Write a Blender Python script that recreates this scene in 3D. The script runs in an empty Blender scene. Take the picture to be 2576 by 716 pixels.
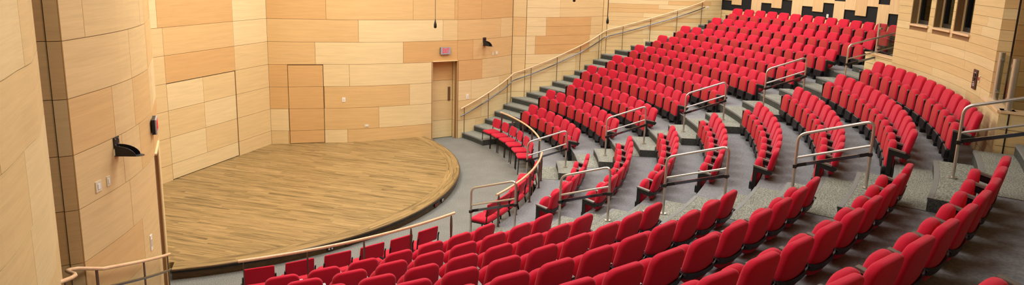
import bpy, math, random
from mathutils import Vector, Matrix
random.seed(7)
PI = math.pi
rad = math.radians
SC = bpy.context.scene
COL = SC.collection

# ------------------------------------------------------------------ helpers
def srgb(r, g, b):
    f = lambda c: (c/255/12.92) if c/255 <= .04045 else ((c/255+.055)/1.055)**2.4
    return (f(r), f(g), f(b), 1)

class MB:
    """collects quads, boxes and tubes; build() links them as one mesh object"""
    def __init__(s): s.v=[]; s.f=[]; s.m=[]; s.uv=[]; s.sm=[]
    def add(s, vs, fs, m=0, uvs=None, smooth=False):
        o=len(s.v); s.v+= [tuple(p) for p in vs]
        for i,f in enumerate(fs):
            s.f.append([o+k for k in f]); s.m.append(m); s.sm.append(smooth)
            s.uv.append(uvs[i] if uvs else None)
    def box(s, x0,x1,y0,y1,z0,z1, m=0, M=None):
        vs=[(x,y,z) for z in (z0,z1) for y in (y0,y1) for x in (x0,x1)]
        if M: vs=[M@Vector(p) for p in vs]
        s.add(vs,[(0,2,3,1),(4,5,7,6),(0,1,5,4),(2,6,7,3),(0,4,6,2),(1,3,7,5)],m)
    def beam(s, a, b, w, h, m=0, up=(0,0,1)):
        a=Vector(a); b=Vector(b); d=(b-a).normalized(); u=Vector(up); r=d.cross(u).normalized(); u=r.cross(d)
        vs=[p+r*sx*w/2+u*sz*h/2 for p in (a,b) for sx,sz in ((-1,-1),(1,-1),(1,1),(-1,1))]
        s.add(vs,[(0,1,2,3),(7,6,5,4),(0,4,5,1),(1,5,6,2),(2,6,7,3),(3,7,4,0)],m)
    def tube(s, pts, r, n=8, m=0, caps=True, rs=None):
        pts=[Vector(p) for p in pts]; N=len(pts); rings=[]; prev=None
        for i,p in enumerate(pts):
            t=(pts[min(i+1,N-1)]-pts[max(i-1,0)]).normalized()
            if prev is None:
                u=t.cross(Vector((0,0,1)))
                if u.length<.1: u=t.cross(Vector((1,0,0)))
                u.normalize()
            else:
                u=(prev-t*prev.dot(t)).normalized()
            prev=u; w=t.cross(u); R=rs[i] if rs else r
            rings.append([p+(u*math.cos(2*PI*k/n)+w*math.sin(2*PI*k/n))*R for k in range(n)])
        vs=[q for ring in rings for q in ring]; fs=[]
        for i in range(N-1):
            for k in range(n):
                fs.append((i*n+k,i*n+(k+1)%n,(i+1)*n+(k+1)%n,(i+1)*n+k))
        s.add(vs,fs,m,smooth=True)
        if caps: s.add(rings[0],[tuple(range(n))[::-1]],m); s.add(rings[-1],[tuple(range(n))],m)
    def disc(s, c, r, h, n=16, m=0):
        x,y,z=c; b=[(x+r*math.cos(2*PI*k/n),y+r*math.sin(2*PI*k/n),z) for k in range(n)]; t=[(a,b_,z+h) for a,b_,_ in b]
        s.add(b+t,[(k,(k+1)%n,n+(k+1)%n,n+k) for k in range(n)]+[tuple(range(n,2*n)),tuple(range(n))[::-1]],m)
    def sector(s, r0,r1,a0,a1,z0,z1, mt=0, mr=1, mn=None, nose=.055, lip=0.0, step=1.2):
        """solid ring sector, angles in degrees; mt top, mr risers, mn nosing strip on the inner edge"""
        n=max(2,int(abs(a1-a0)/step)+1); A=[rad(a0+(a1-a0)*i/n) for i in range(n+1)]
        P=lambda r,a,z:(r*math.cos(a),r*math.sin(a),z)
        rr=[r0,r0+nose,r1] if mn is not None else [r0,r1]
        for j in range(len(rr)-1):
            vs=[];fs=[];uv=[]
            for a in A: vs+= [P(rr[j],a,z1),P(rr[j+1],a,z1)]
            fs=[(2*i,2*i+2,2*i+3,2*i+1) for i in range(n)]
            s.add(vs,fs, mn if (mn is not None and j==0) else mt)
        for r in (r0,r1):
            vs=[]
            for a in A: vs+=[P(r,a,z0),P(r,a,z1)]
            s.add(vs,[(2*i,2*i+1,2*i+3,2*i+2) for i in range(n)],mr)
        if mn is not None:
            vs=[]
            for a in A: vs+=[P(r0-.006,a,z1-.035),P(r0-.006,a,z1+.002)]
            s.add(vs,[(2*i,2*i+1,2*i+3,2*i+2) for i in range(n)],mn)
            vs=[]
            for a in A: vs+=[P(r0-.006,a,z1+.002),P(r0+nose,a,z1+.002)]
            s.add(vs,[(2*i,2*i+2,2*i+3,2*i+1) for i in range(n)],mn)
        for a in (A[0],A[-1]):
            s.add([P(r0,a,z0),P(r1,a,z0),P(r1,a,z1),P(r0,a,z1)],[(0,1,2,3)],mr)
    def poly(s, pts, z0, z1, mt=0, ms=None):
        n=len(pts); ms=mt if ms is None else ms
        s.add([(x,y,z1) for x,y in pts],[tuple(range(n))],mt)
        s.add([(x,y,z0) for x,y in pts]+[(x,y,z1) for x,y in pts],[(k,(k+1)%n,n+(k+1)%n,n+k) for k in range(n)],ms)
    def build(s, name, mats, parent=None, kind=None, loc=None):
        me=bpy.data.meshes.new(name); me.from_pydata(s.v,[],s.f)
        if not isinstance(mats,(list,tuple)): mats=[mats]
        for m in mats: me.materials.append(m)
        me.polygons.foreach_set('material_index',s.m); me.polygons.foreach_set('use_smooth',s.sm)
        if any(u is not None for u in s.uv):
            L=me.uv_layers.new(name='UVMap'); k=0
            for f,u in zip(s.f,s.uv):
                for j in range(len(f)):
                    L.data[k].uv = u[j] if u else (0,0); k+=1
        me.update()
        o=bpy.data.objects.new(name,me); COL.objects.link(o)
        if parent: o.parent=parent
        if kind: o['kind']=kind
        if loc: o.location=loc
        return o

def tag(o,label,cat,group=None):
    o['label']=label; o['category']=cat
    if group: o['group']=group
    return o
def empty(name,loc,rz=0,label=None,cat=None,group=None):
    o=bpy.data.objects.new(name,None); COL.objects.link(o); o.location=loc; o.rotation_euler=(0,0,rz); o.empty_display_size=.1
    if label: tag(o,label,cat,group)
    return o
def copy_tree(src,loc,rz):
    r=src.copy(); COL.objects.link(r); r.location=loc; r.rotation_euler=(0,0,rz)
    for ch in list(src.children):
        c=ch.copy(); COL.objects.link(c); c.parent=r
        for g in ch.children:
            d=g.copy(); COL.objects.link(d); d.parent=c
    return r
def pol(r,a,z=0): return Vector((r*math.cos(rad(a)),r*math.sin(rad(a)),z))

# ------------------------------------------------------------------ materials
def newmat(name):
    m=bpy.data.materials.new(name); m.use_nodes=True; nt=m.node_tree; b=nt.nodes['Principled BSDF']; return m,nt,b
def plain(name,col,rough=.5,metal=0,noise=None,amt=.15,bump=0,emit=None,estr=0,spec=None):
    m,nt,b=newmat(name); b.inputs['Base Color'].default_value=col; b.inputs['Roughness'].default_value=rough; b.inputs['Metallic'].default_value=metal
    if spec is not None: b.inputs['Specular IOR Level'].default_value=spec
    if noise:
        tc=nt.nodes.new('ShaderNodeTexCoord'); n=nt.nodes.new('ShaderNodeTexNoise'); n.inputs['Scale'].default_value=noise; n.inputs['Detail'].default_value=3
        mx=nt.nodes.new('ShaderNodeMix'); mx.data_type='RGBA'
        mx.inputs['A'].default_value=tuple(c*(1-amt) for c in col[:3])+(1,); mx.inputs['B'].default_value=tuple(min(1,c*(1+amt)) for c in col[:3])+(1,)
        nt.links.new(tc.outputs['Object'],n.inputs['Vector']); nt.links.new(n.outputs['Fac'],mx.inputs['Factor']); nt.links.new(mx.outputs['Result'],b.inputs['Base Color'])
        if bump:
            bp=nt.nodes.new('ShaderNodeBump'); bp.inputs['Strength'].default_value=bump; bp.inputs['Distance'].default_value=.004
            nt.links.new(n.outputs['Fac'],bp.inputs['Height']); nt.links.new(bp.outputs['Normal'],b.inputs['Normal'])
    if emit: b.inputs['Emission Color'].default_value=emit; b.inputs['Emission Strength'].default_value=estr
    return m
def wood(name,c1,c2,rough=.42,coord='UV',sc=(.9,16,1),fine=(2.2,70,1),spec=.35):
    m,nt,b=newmat(name); tc=nt.nodes.new('ShaderNodeTexCoord')
    def nz(s,det,dist):
        mp=nt.nodes.new('ShaderNodeMapping'); mp.inputs['Scale'].default_value=s
        n=nt.nodes.new('ShaderNodeTexNoise'); n.inputs['Scale'].default_value=1; n.inputs['Detail'].default_value=det; n.inputs['Distortion'].default_value=dist
        nt.links.new(tc.outputs[coord],mp.inputs['Vector']); nt.links.new(mp.outputs['Vector'],n.inputs['Vector']); return n
    a=nz(sc,4,.6); f=nz(fine,3,.2)
    ad=nt.nodes.new('ShaderNodeMath'); ad.operation='MULTIPLY_ADD'; ad.inputs[1].default_value=.45
    nt.links.new(f.outputs['Fac'],ad.inputs[0]); 
    ml=nt.nodes.new('ShaderNodeMath'); ml.operation='MULTIPLY'; ml.inputs[1].default_value=.55; nt.links.new(a.outputs['Fac'],ml.inputs[0]); nt.links.new(ml.outputs[0],ad.inputs[2])
    cr=nt.nodes.new('ShaderNodeValToRGB'); cr.color_ramp.elements[0].position=.36; cr.color_ramp.elements[0].color=c1; cr.color_ramp.elements[1].position=.62; cr.color_ramp.elements[1].color=c2
    nt.links.new(ad.outputs[0],cr.inputs['Fac']); nt.links.new(cr.outputs['Color'],b.inputs['Base Color'])
    b.inputs['Roughness'].default_value=rough; b.inputs['Specular IOR Level'].default_value=spec
    return m
def mul(c,k): return tuple(min(1,x*k) for x in c[:3])+(1,)
TN=[srgb(224,201,150),srgb(218,190,136),srgb(214,179,122),srgb(209,168,110)]
MAPLE=[wood('maple_%s'%n,mul(c,.91),mul(c,1.05)) for n,c in zip(('pale','honey','warm','amber'),TN)]
MAPLE_V=[wood('maple_upright_%s'%n,mul(c,.88),mul(c,1.06),sc=(16,.9,1),fine=(70,2.2,1)) for n,c in zip(('pale','honey'),(srgb(222,190,142),srgb(214,180,130)))]
GROOVE=plain('groove_brown',srgb(140,104,64),.9)
DARKGAP=plain('joint_black',srgb(30,24,20),.9)
CAPW=wood('cap_maple',srgb(222,186,140),srgb(235,204,164),coord='Object',sc=(3,3,3),fine=(20,20,20))
RAILW=wood('rail_beech',srgb(220,178,134),srgb(236,200,158),coord='Object',sc=(3,3,3),fine=(30,30,9),rough=.3,spec=.5)
def oakmat(name,ring=False):
    m,nt,b=newmat(name); tc=nt.nodes.new('ShaderNodeTexCoord')
    L=nt.links.new
    sep=nt.nodes.new('ShaderNodeSeparateXYZ'); L(tc.outputs['Object' if not ring else 'UV'],sep.inputs[0])
    # plank id across x, boards run along y
    W=.083
    dv=nt.nodes.new('ShaderNodeMath'); dv.operation='DIVIDE'; dv.inputs[1].default_value=W; L(sep.outputs['X'],dv.inputs[0])
    fl=nt.nodes.new('ShaderNodeMath'); fl.operation='FLOOR'; L(dv.outputs[0],fl.inputs[0])
    wn=nt.nodes.new('ShaderNodeTexWhiteNoise'); wn.noise_dimensions='1D'; L(fl.outputs[0],wn.inputs['W'])
    # board ends
    sh=nt.nodes.new('ShaderNodeMath'); sh.operation='MULTIPLY_ADD'; sh.inputs[1].default_value=5.0; L(wn.outputs['Value'],sh.inputs[0]); L(sep.outputs['Y'],sh.inputs[2])
    d2=nt.nodes.new('ShaderNodeMath'); d2.operation='DIVIDE'; d2.inputs[1].default_value=1.3; L(sh.outputs[0],d2.inputs[0])
    f2=nt.nodes.new('ShaderNodeMath'); f2.operation='FLOOR'; L(d2.outputs[0],f2.inputs[0])
    cb=nt.nodes.new('ShaderNodeCombineXYZ'); L(fl.outputs[0],cb.inputs[0]); L(f2.outputs[0],cb.inputs[1])
    w2=nt.nodes.new('ShaderNodeTexWhiteNoise'); w2.noise_dimensions='2D'; L(cb.outputs[0],w2.inputs['Vector'])
    mp=nt.nodes.new('ShaderNodeMapping'); mp.inputs['Scale'].default_value=(24,1.1,1); L(tc.outputs['Object' if not ring else 'UV'],mp.inputs['Vector'])
    av=nt.nodes.new('ShaderNodeVectorMath'); av.operation='ADD'; L(mp.outputs[0],av.inputs[0]); 
    sv=nt.nodes.new('ShaderNodeVectorMath'); sv.operation='SCALE'; sv.inputs['Scale'].default_value=9; L(w2.outputs['Color'],sv.inputs[0]); L(sv.outputs[0],av.inputs[1])
    n=nt.nodes.new('ShaderNodeTexNoise'); n.inputs['Scale'].default_value=1; n.inputs['Detail'].default_value=5; n.inputs['Distortion'].default_value=1.2; L(av.outputs[0],n.inputs['Vector'])
    ad=nt.nodes.new('ShaderNodeMath'); ad.operation='MULTIPLY_ADD'; ad.inputs[1].default_value=.13; L(w2.outputs['Value'],ad.inputs[0])
    m5=nt.nodes.new('ShaderNodeMath'); m5.operation='MULTIPLY'; m5.inputs[1].default_value=.88; L(n.outputs['Fac'],m5.inputs[0]); L(m5.outputs[0],ad.inputs[2])
    cr=nt.nodes.new('ShaderNodeValToRGB'); e=cr.color_ramp.elements
    e[0].position=.30; e[0].color=srgb(84,68,40); e[1].position=.72; e[1].color=srgb(176,146,96)
    x=e.new(.47); x.color=srgb(138,114,70)
    L(ad.outputs[0],cr.inputs['Fac']); L(cr.outputs['Color'],b.inputs['Base Color']); b.inputs['Roughness'].default_value=.38; b.inputs['Specular IOR Level'].default_value=.4
    return m
OAK=oakmat('stage_oak'); OAKR=oakmat('stage_oak_border',True)
DARKOAK=wood('dark_oak',srgb(66,48,26),srgb(92,70,40),coord='Object',sc=(4,4,20),fine=(9,9,60),rough=.3)
BLACKGLOSS=plain('black_gloss',srgb(14,14,16),.16)
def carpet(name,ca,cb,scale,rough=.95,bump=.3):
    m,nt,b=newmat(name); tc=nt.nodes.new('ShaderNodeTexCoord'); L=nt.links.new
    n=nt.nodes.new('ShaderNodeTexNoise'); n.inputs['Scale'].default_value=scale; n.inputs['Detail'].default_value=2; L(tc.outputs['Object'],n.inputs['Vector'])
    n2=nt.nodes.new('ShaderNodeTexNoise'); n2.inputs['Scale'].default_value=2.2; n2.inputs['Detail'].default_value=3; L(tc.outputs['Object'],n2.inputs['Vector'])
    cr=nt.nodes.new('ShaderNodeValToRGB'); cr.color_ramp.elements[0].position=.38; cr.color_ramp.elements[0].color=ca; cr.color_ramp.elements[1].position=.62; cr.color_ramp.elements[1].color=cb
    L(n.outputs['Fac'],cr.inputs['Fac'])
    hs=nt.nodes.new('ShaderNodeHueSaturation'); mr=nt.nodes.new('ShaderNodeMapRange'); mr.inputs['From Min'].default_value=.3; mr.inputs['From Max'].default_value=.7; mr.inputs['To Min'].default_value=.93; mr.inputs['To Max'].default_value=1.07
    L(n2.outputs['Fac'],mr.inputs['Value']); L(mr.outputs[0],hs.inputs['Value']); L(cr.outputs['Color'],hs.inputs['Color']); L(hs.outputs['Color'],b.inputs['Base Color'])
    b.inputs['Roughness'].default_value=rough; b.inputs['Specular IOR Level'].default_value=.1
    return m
CARPET=carpet('carpet_loop_grey',srgb(92,92,86),srgb(148,148,140),85)
AISLE=carpet('carpet_aisle_speckle',srgb(104,106,97),srgb(166,167,153),60)
PLAT=carpet('carpet_row_plain',srgb(124,125,126),srgb(139,140,141),30)
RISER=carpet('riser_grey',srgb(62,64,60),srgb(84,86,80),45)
NOSE=plain('nosing_grey',srgb(124,126,122),.6)
RED=plain('red_upholstery',srgb(192,22,50),.9,noise=160,amt=.14,bump=.25,spec=.2)
_b=RED.node_tree.nodes['Principled BSDF']; _b.inputs['Sheen Weight'].default_value=.25; _b.inputs['Sheen Roughness'].default_value=.5; _b.inputs['Sheen Tint'].default_value=(1,.5,.55,1)
BRICK=plain('brick_red_underside',srgb(180,58,56),.9,noise=160,amt=.12,bump=.2,spec=.15)
BLACK=plain('black_steel',srgb(18,18,20),.45)
ARMTOP=wood('armrest_dark',srgb(92,87,80),srgb(122,117,110),coord='Object',sc=(30,4,30),fine=(90,9,90),rough=.28,spec=.6)
STEEL=plain('brushed_steel',srgb(200,196,188),.3,.85)
POSTM=plain('bronze_post',srgb(112,92,84),.42,.55)
CHROME=plain('dark_chrome',srgb(112,116,126),.14,.9)
WHITEP=plain('white_plate',srgb(232,230,224),.4)
IVORY=plain('ivory_plate',srgb(214,206,176),.4)
FELT=plain('black_felt',srgb(22,22,22),.95,noise=60,amt=.2)
SILVER=plain('silver_housing',srgb(176,178,186),.35,.3)
EXITRED=plain('exit_red',srgb(235,30,50),.5,emit=srgb(255,40,60),estr=.35)
BROWNP=plain('brown_panel',srgb(70,46,40),.4)
PLUG=plain('red_socket',srgb(190,40,30),.4)
OLIVE=plain('booth_olive',srgb(150,128,80),.7)
PLATEBR=plain('push_plate_bronze',srgb(128,104,78),.35,.5)
CEIL=plain('ceiling_white',srgb(215,212,205),.9)
def glassmat():
    m,nt,b=newmat('clear_glass'); b.inputs['Base Color'].default_value=(.9,.93,.92,1); b.inputs['Roughness'].default_value=.02
    out=nt.nodes['Material Output']; tr=nt.nodes.new('ShaderNodeBsdfTransparent'); tr.inputs['Color'].default_value=(.80,.84,.82,1)
    gl=nt.nodes.new('ShaderNodeBsdfGlossy'); gl.inputs['Roughness'].default_value=.03; mx=nt.nodes.new('ShaderNodeMixShader'); mx.inputs[0].default_value=.04
    nt.links.new(tr.outputs[0],mx.inputs[1]); nt.links.new(gl.outputs[0],mx.inputs[2]); nt.links.new(mx.outputs[0],out.inputs['Surface']); return m
GLASS=glassmat()

# ------------------------------------------------------------------ plan data
ZB=[.57+.633*i for i in range(-1,13)]          # board seams
H=8.4
S3=[(2.61,.55),(2.83,.07),(3.29,-.70),(3.75,-1.5),(4.36,-2.25),(4.88,-2.80),(5.33,-3.20)]
DR=[(5.33,-3.20),(5.96,-3.74)]
W1=[(5.96,-3.74),(6.20,-3.90),(6.57,-4.12),(6.97,-4.32),(7.44,-4.50),(7.87,-4.64),(8.39,-4.75)]
W2=[(8.65,-5.17),(8.99,-5.54),(9.29,-5.88),(9.68,-6.20),(10.01,-6.49),(10.37,-6.77),(10.8,-7.03),(11.40,-7.30)]
W3=[(11.56,-7.45),(11.72,-7.96),(11.92,-8.48),(12.16,-8.96),(12.38,-9.42),(12.59,-9.90),(12.80,-10.3),(13.05,-10.72),(13.45,-11.15),(14.12,-11.50)]
def resample(P,step=.16):
    """smooth (Catmull-Rom) and resample a plan path"""
    P=[Vector((x,y,0)) for x,y in P]; out=[]
    if len(P)==2: n=max(1,int((P[1]-P[0]).length/step)); return [P[0].lerp(P[1],i/n) for i in range(n+1)]
    for i in range(len(P)-1):
        a=P[i-1] if i>0 else P[0]*2-P[1]; b=P[i]; c=P[i+1]; d=P[i+2] if i+2<len(P) else P[-1]*2-P[-2]
        n=max(1,int((c-b).length/step))
        for k in range(n):
            t=k/n; out.append(.5*((2*b)+(c-a)*t+(2*a-5*b+4*c-d)*t*t+(3*b-a-3*c+d)*t**3))
    out.append(P[-1]); return out
def smooth_plan(P):
    # light smoothing of measured points
    Q=[Vector((x,y)) for x,y in P]
    for _ in range(2):
        Q=[Q[0]]+[(Q[i-1]+Q[i]*2+Q[i+1])/4 for i in range(1,len(Q)-1)]+[Q[-1]]
    return [(q.x,q.y) for q in Q]
class Path:
    def __init__(s,P,side=1):
        s.p=resample(P); s.side=side; s.s=[0]
        for a,b in zip(s.p[:-1],s.p[1:]): s.s.append(s.s[-1]+(b-a).length)
        s.L=s.s[-1]
    def at(s,t,off=0):
        t=min(max(t,0),s.L); i=0
        while i<len(s.s)-2 and s.s[i+1]<t: i+=1
        a,b=s.p[i],s.p[i+1]; d=(b-a).normalized(); n=Vector((d.y,-d.x,0))*s.side
        # normal blended across the joint
        return a.lerp(b,(t-s.s[i])/max(1e-9,s.s[i+1]-s.s[i]))+n*off, n
    def cuts(s,a,b): return [a]+[x for x in s.s if a+.01<x<b-.01]+[b]
GAP=.008; DEP=.014
def panels(mb,path,z0,z1,s0,s1,mi,d=.0,gap=GAP):
    """one board: curved front face plus its thin edges"""
    c=path.cuts(s0+gap/2,s1-gap/2); za=z0+gap/2; zb=z1-gap/2; ou=random.uniform(0,50); ov=random.uniform(0,50)
    fr=[path.at(t,d)[0] for t in c]; bk=[path.at(t,d-DEP)[0] for t in c]
    vs=[];fs=[];uv=[]
    for p in fr: vs+=[(p.x,p.y,za),(p.x,p.y,zb)]
    n=len(c)
    for i in range(n-1):
        fs.append((2*i,2*i+2,2*i+3,2*i+1)); uv.append([(c[i]+ou,za+ov),(c[i+1]+ou,za+ov),(c[i+1]+ou,zb+ov),(c[i]+ou,zb+ov)])
    mb.add(vs,fs,mi,uv)
    vs=[]
    for p,q in zip(fr,bk): vs+=[(p.x,p.y,za),(q.x,q.y,za),(p.x,p.y,zb),(q.x,q.y,zb)]
    fs=[];uv=[]
    for i in range(n-1):
        for k in (0,2): fs.append((4*i+k,4*i+4+k,4*i+5+k,4*i+1+k)); uv.append([(c[i]+ou,ov),(c[i+1]+ou,ov),(c[i+1]+ou,ov+.01),(c[i]+ou,ov+.01)])
    for i in (0,n-1): fs.append((4*i,4*i+1,4*i+3,4*i+2)); uv.append([(ou,ov)]*4)
    mb.add(vs,fs,mi,uv)
def backing(mb,path,z0,z1,mi,d=.0,th=.12,s0=0,s1=None):
    s1=path.L if s1 is None else s1; c=path.cuts(s0,s1)
    f=[path.at(t,d-DEP)[0] for t in c]; b=[path.at(t,d-DEP-th)[0] for t in c]; n=len(c); vs=[]
    for p,q in zip(f,b): vs+=[(p.x,p.y,z0),(p.x,p.y,z1),(q.x,q.y,z0),(q.x,q.y,z1)]
    fs=[]
    for i in range(n-1):
        a=4*i; fs+=[(a,a+4,a+5,a+1),(a+2,a+3,a+7,a+6),(a+1,a+5,a+7,a+3)]
    fs+=[(0,1,3,2),(4*n-4,4*n-2,4*n-1,4*n-3)]
    mb.add(vs,fs,mi)
def board_wall(name,path,zlo,zhi,rows=None,seams=ZB,avg=1.7,half=False,mixw=(4,3,2,1),blocks=()):
    """rows: {row index:[(joints...),(tints...)]}; blocks: (s0,s1,z0,z1) openings"""
    mb=MB(); zs=[zlo]+[z for z in seams if zlo+.05<z<zhi-.05]+[zhi]
    for ri in range(len(zs)-1):
        a,b=zs[ri],zs[ri+1]; key=round((b-.57)/.633) if seams is ZB else ri
        if rows and key in rows: J,T=rows[key]; J=[0]+list(J)+[path.L]; T=list(T)
        else:
            J=[0]; t=random.uniform(.5,1)*avg
            while t<path.L-.4: J.append(t); t+=random.uniform(.7,1.6)*avg
            J.append(path.L); T=[random.choices(range(4),mixw)[0] for _ in J]
        for k in range(len(J)-1):
            segs=[(J[k],J[k+1])]
            for (q0,q1,w0,w1) in blocks:
                if b>w0+.02 and a<w1-.02:
                    ns=[]
                    for (u0,u1) in segs:
                        if u1<=q0 or u0>=q1: ns.append((u0,u1))
                        else:
                            if u0<q0-.02: ns.append((u0,q0))
                            if u1>q1+.02: ns.append((q1,u1))
                    segs=ns
            for (u0,u1) in segs:
                ti=T[k%len(T)]
                if half and b-a>.5:
                    m_=(a+b)/2; panels(mb,path,a,m_,u0,u1,ti,gap=.006); panels(mb,path,m_,b,u0,u1,ti,gap=.006)
                else: panels(mb,path,a,b,u0,u1,ti,gap=GAP if b-a>.3 else .005)
    # backing with the openings left out
    cur=0
    bl=sorted(blocks)
    for (q0,q1,w0,w1) in bl:
        if q0>cur: backing(mb,path,zlo,zhi,4,s0=cur,s1=q0)
        if w0>zlo+.01: backing(mb,path,zlo,w0,4,s0=q0,s1=q1)
        if w1<zhi-.01: backing(mb,path,w1,zhi,4,s0=q0,s1=q1)
        cur=q1
    if cur<path.L: backing(mb,path,zlo,zhi,4,s0=cur,s1=path.L)
    return mb.build(name,MAPLE+[GROOVE],kind='structure')
def mirror(P): return [(-x,y) for x,y in P]

# ------------------------------------------------------------------ walls
HEAD=2.47; STG=.19
# flat wall behind the stage; s = x + 2.61
BW=Path([(-2.61,.55),(2.61,.55)])
big0,big1=1.53,3.86
rows={k:([1.53,3.86],[1,0,1]) for k in range(4)}
rows[4]=([1.53,3.86],[1,3,1]); rows[5]=([1.53,3.86],[1,2,0]); rows[6]=([1.4,3.86],[0,3,0]); rows[7]=([2.1,3.86],[1,2,1])
board_wall('wall_back_stage',BW,0,H,rows,half=False,blocks=[(big0,big1,0,HEAD)])
# big double leaf set flush into that wall
mb=MB(); pth=Path([(-2.61+big0+.012,.56),(-2.61+big1-.02,.56)])
zz=[STG+.012,.57,1.203,1.836,HEAD-.012]; md=pth.L*.5
for i in range(4):
    if i==0: panels(mb,pth,zz[0],zz[1],0,pth.L,0)
    else:
        panels(mb,pth,zz[i],zz[i+1],0,md,[0,0,1,0][i]); panels(mb,pth,zz[i],zz[i+1],md,pth.L,[0,1,0,1][i])
backing(mb,pth,0,HEAD,4,th=.10)
mb.build('door_3',MAPLE+[DARKGAP],kind='structure')

S3r={0:([.47,1.44,2.09],[1,3,0,2]),1:([.49,1.45,2.99],[0,3,2,0]),2:([.51,1.47,3.92],[3,3,2,0]),3:([.53,1.45,2.17],[3,3,0,0]),
 4:([1.25,3.73],[2,0,3,2]),5:([2.44,5.0],[2,0,1]),6:([1.57,4.04,5.4],[3,2,2,3]),7:([2.2,4.6],[2,3,2])}
pS=Path(S3); dj0,dj1=.50,1.455
board_wall('wall_stage_right',pS,0,HEAD,S3r,blocks=[(dj0,dj1,0,1.836+.62)])
pSu=Path(S3+DR[1:]); 
board_wall('wall_stage_right_upper',pSu,HEAD,H,S3r)
# hidden door flush in the curve
mb=MB(); zz=[STG+.01,.57,1.203,1.836,HEAD-.02]
for i in range(4): panels(mb,pS,zz[i],zz[i+1],dj0+.008,dj1-.008,[3,3,3,3][i],d=.004)
backing(mb,pS,0,HEAD,4,s0=dj0-.005,s1=dj1+.005,d=-.004)
o=mb.build('door_2',MAPLE+[DARKGAP],kind='structure')
W1r={0:([.75],[0,1]),1:([1.0],[1,0]),2:([.55,1.9],[0,0,1]),3:([1.0],[3,1]),4:([.6],[3,2]),5:([1.9],[2,1]),6:([.93],[3,3]),7:([1.5],[2,3])}
p1=Path(W1); board_wall('wall_right_front',p1,0,H,W1r)
board_wall('wall_right_front_return',Path([(8.40,-4.76),(8.64,-5.16)]),.8,H,avg=3,mixw=(1,1,1,0))
W2r={2:([1.5],[0,1]),3:([2.08],[0,1]),4:([.35,2.75],[0,3,0]),5:([.35,2.75],[1,2,1]),5:([.75,2.78],[0,3,1]),6:([1.31],[0,1]),7:([1.9],[1,0]),1:([1.2],[0,1])}
p2=Path(W2); board_wall('wall_right_middle',p2,.8,H,W2r,half=True)
board_wall('wall_right_middle_return',Path([(11.41,-7.31),(11.55,-7.44)]),2.2,H,avg=3,mixw=(1,1,0,0))
Z17=[.57+.1583*i for i in range(-3,49)]
p3=Path(smooth_plan(W3)); board_wall('wall_right_rear',p3,2.3,H,seams=Z17,avg=2.6,mixw=(3,4,1,0))
# left walls, mirror of the right with the recess the photo shows
pSL=Path(mirror(S3),-1); board_wall('wall_stage_left',pSL,0,HEAD,S3r)
board_wall('wall_stage_left_upper',Path(mirror(S3+DR[1:]),-1),HEAD,H,S3r)
W1L=mirror(W1)[:-1]+[(-8.06,-4.70)]
p1L=Path(W1L,-1)
L1r={4:([.72,1.31],[2,1,1]),5:([.84,1.45],[2,1,2]),6:([.84],[1,1]),7:([.25,1.9],[1,1,1]),3:([1.2],[1,1]),2:([.9],[1,2]),1:([1.5],[1,1]),0:([.9],[2,1])}
L1r={k:v for k,v in L1r.items()}
board_wall('wall_left_front',p1L,0,H,L1r,mixw=(3,4,1,0))
board_wall('wall_left_front_return',Path([(-8.07,-4.70),(-8.17,-4.615)],-1),0,H,avg=3,mixw=(0,1,2,0))
board_wall('wall_left_recess',Path([(-8.155,-4.60),(-8.6,-4.25),(-9.3,-3.7)],-1),0,H,avg=3,mixw=(0,1,3,2))
W2L=[(-x-.05,y+.04) for x,y in W2]
board_wall('wall_left_middle',Path(W2L,-1),.6,H,avg=2.4,mixw=(3,4,1,0))
board_wall('wall_left_side',Path([(-11.56,-7.18),(-15.6,-7.5)],-1),1.5,H)
board_wall('wall_left_rear',Path([(-15.6,-7.5),(-15.6,-15.2)],-1),2.5,H)

# exit doors at both ends of the stage curve
def exit_door(sx,n):
    a=Vector((5.33*sx,-3.20,0)); b=Vector((5.96*sx,-3.74,0)); d=(b-a).normalized(); nrm=Vector((-d.y,d.x,0))*(1 if sx>0 else -1)
    if nrm.y<0: nrm=-nrm
    A=a+nrm*.30; B=b+nrm*.30
    pth=Path([(A.x,A.y),(B.x,B.y)],1 if sx>0 else -1)
    mb=MB(); zz=[.012,.57,1.203,1.836,HEAD-.03]
    for i in range(4): panels(mb,pth,zz[i],zz[i+1],.03,pth.L-.008,[0,1,1,3][i],gap=.008)
    backing(mb,pth,0,HEAD,4,th=.05)
    o=mb.build('door_%d'%n,MAPLE+[DARKGAP],kind='structure')
    pm=MB(); 
    s0=pth.L-.17
    q=[pth.at(t,.012)[0] for t in (s0,s0+.085)]; q2=[pth.at(t,0)[0] for t in (s0,s0+.085)]
    vs=[(p.x,p.y,z) for z in (1.18,1.62) for p in q]+[(p.x,p.y,z) for z in (1.18,1.62) for p in q2]
    pm.add(vs,[(0,1,3,2),(4,6,7,5),(0,4,5,1),(2,3,7,6),(0,2,6,4),(1,5,7,3)]); pl=pm.build('push_plate',PLATEBR,parent=o); pl['label']='bronze push plate'
    # reveals and head
    rv=MB()
    for P0,P1,s_ in ((a,A,1),(b,B,-1)):
        pr=Path([(P0.x,P0.y),(P1.x,P1.y)],s_*(1 if sx>0 else -1))
        for i in range(4): panels(rv,pr,[0,.57,1.203,1.836][i],[.57,1.203,1.836,HEAD][i],0,pr.L,[1,1,1,2][i],d=.0,gap=.006)
        backing(rv,pr,0,HEAD,4,th=.03)
    rv.beam(a+nrm*.0+Vector((0,0,HEAD+.012))-nrm*.012,b+Vector((0,0,HEAD+.012))-nrm*.012,.03,.024,0)
    vs=[(p.x,p.y,HEAD) for p in (a,b,B,A)]; rv.add(vs,[(0,1,2,3)],1,[[(0,0),(1,0),(1,.3),(0,.3)]])
    rv.build('trim_%d'%n,MAPLE+[GROOVE],kind='structure')
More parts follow.
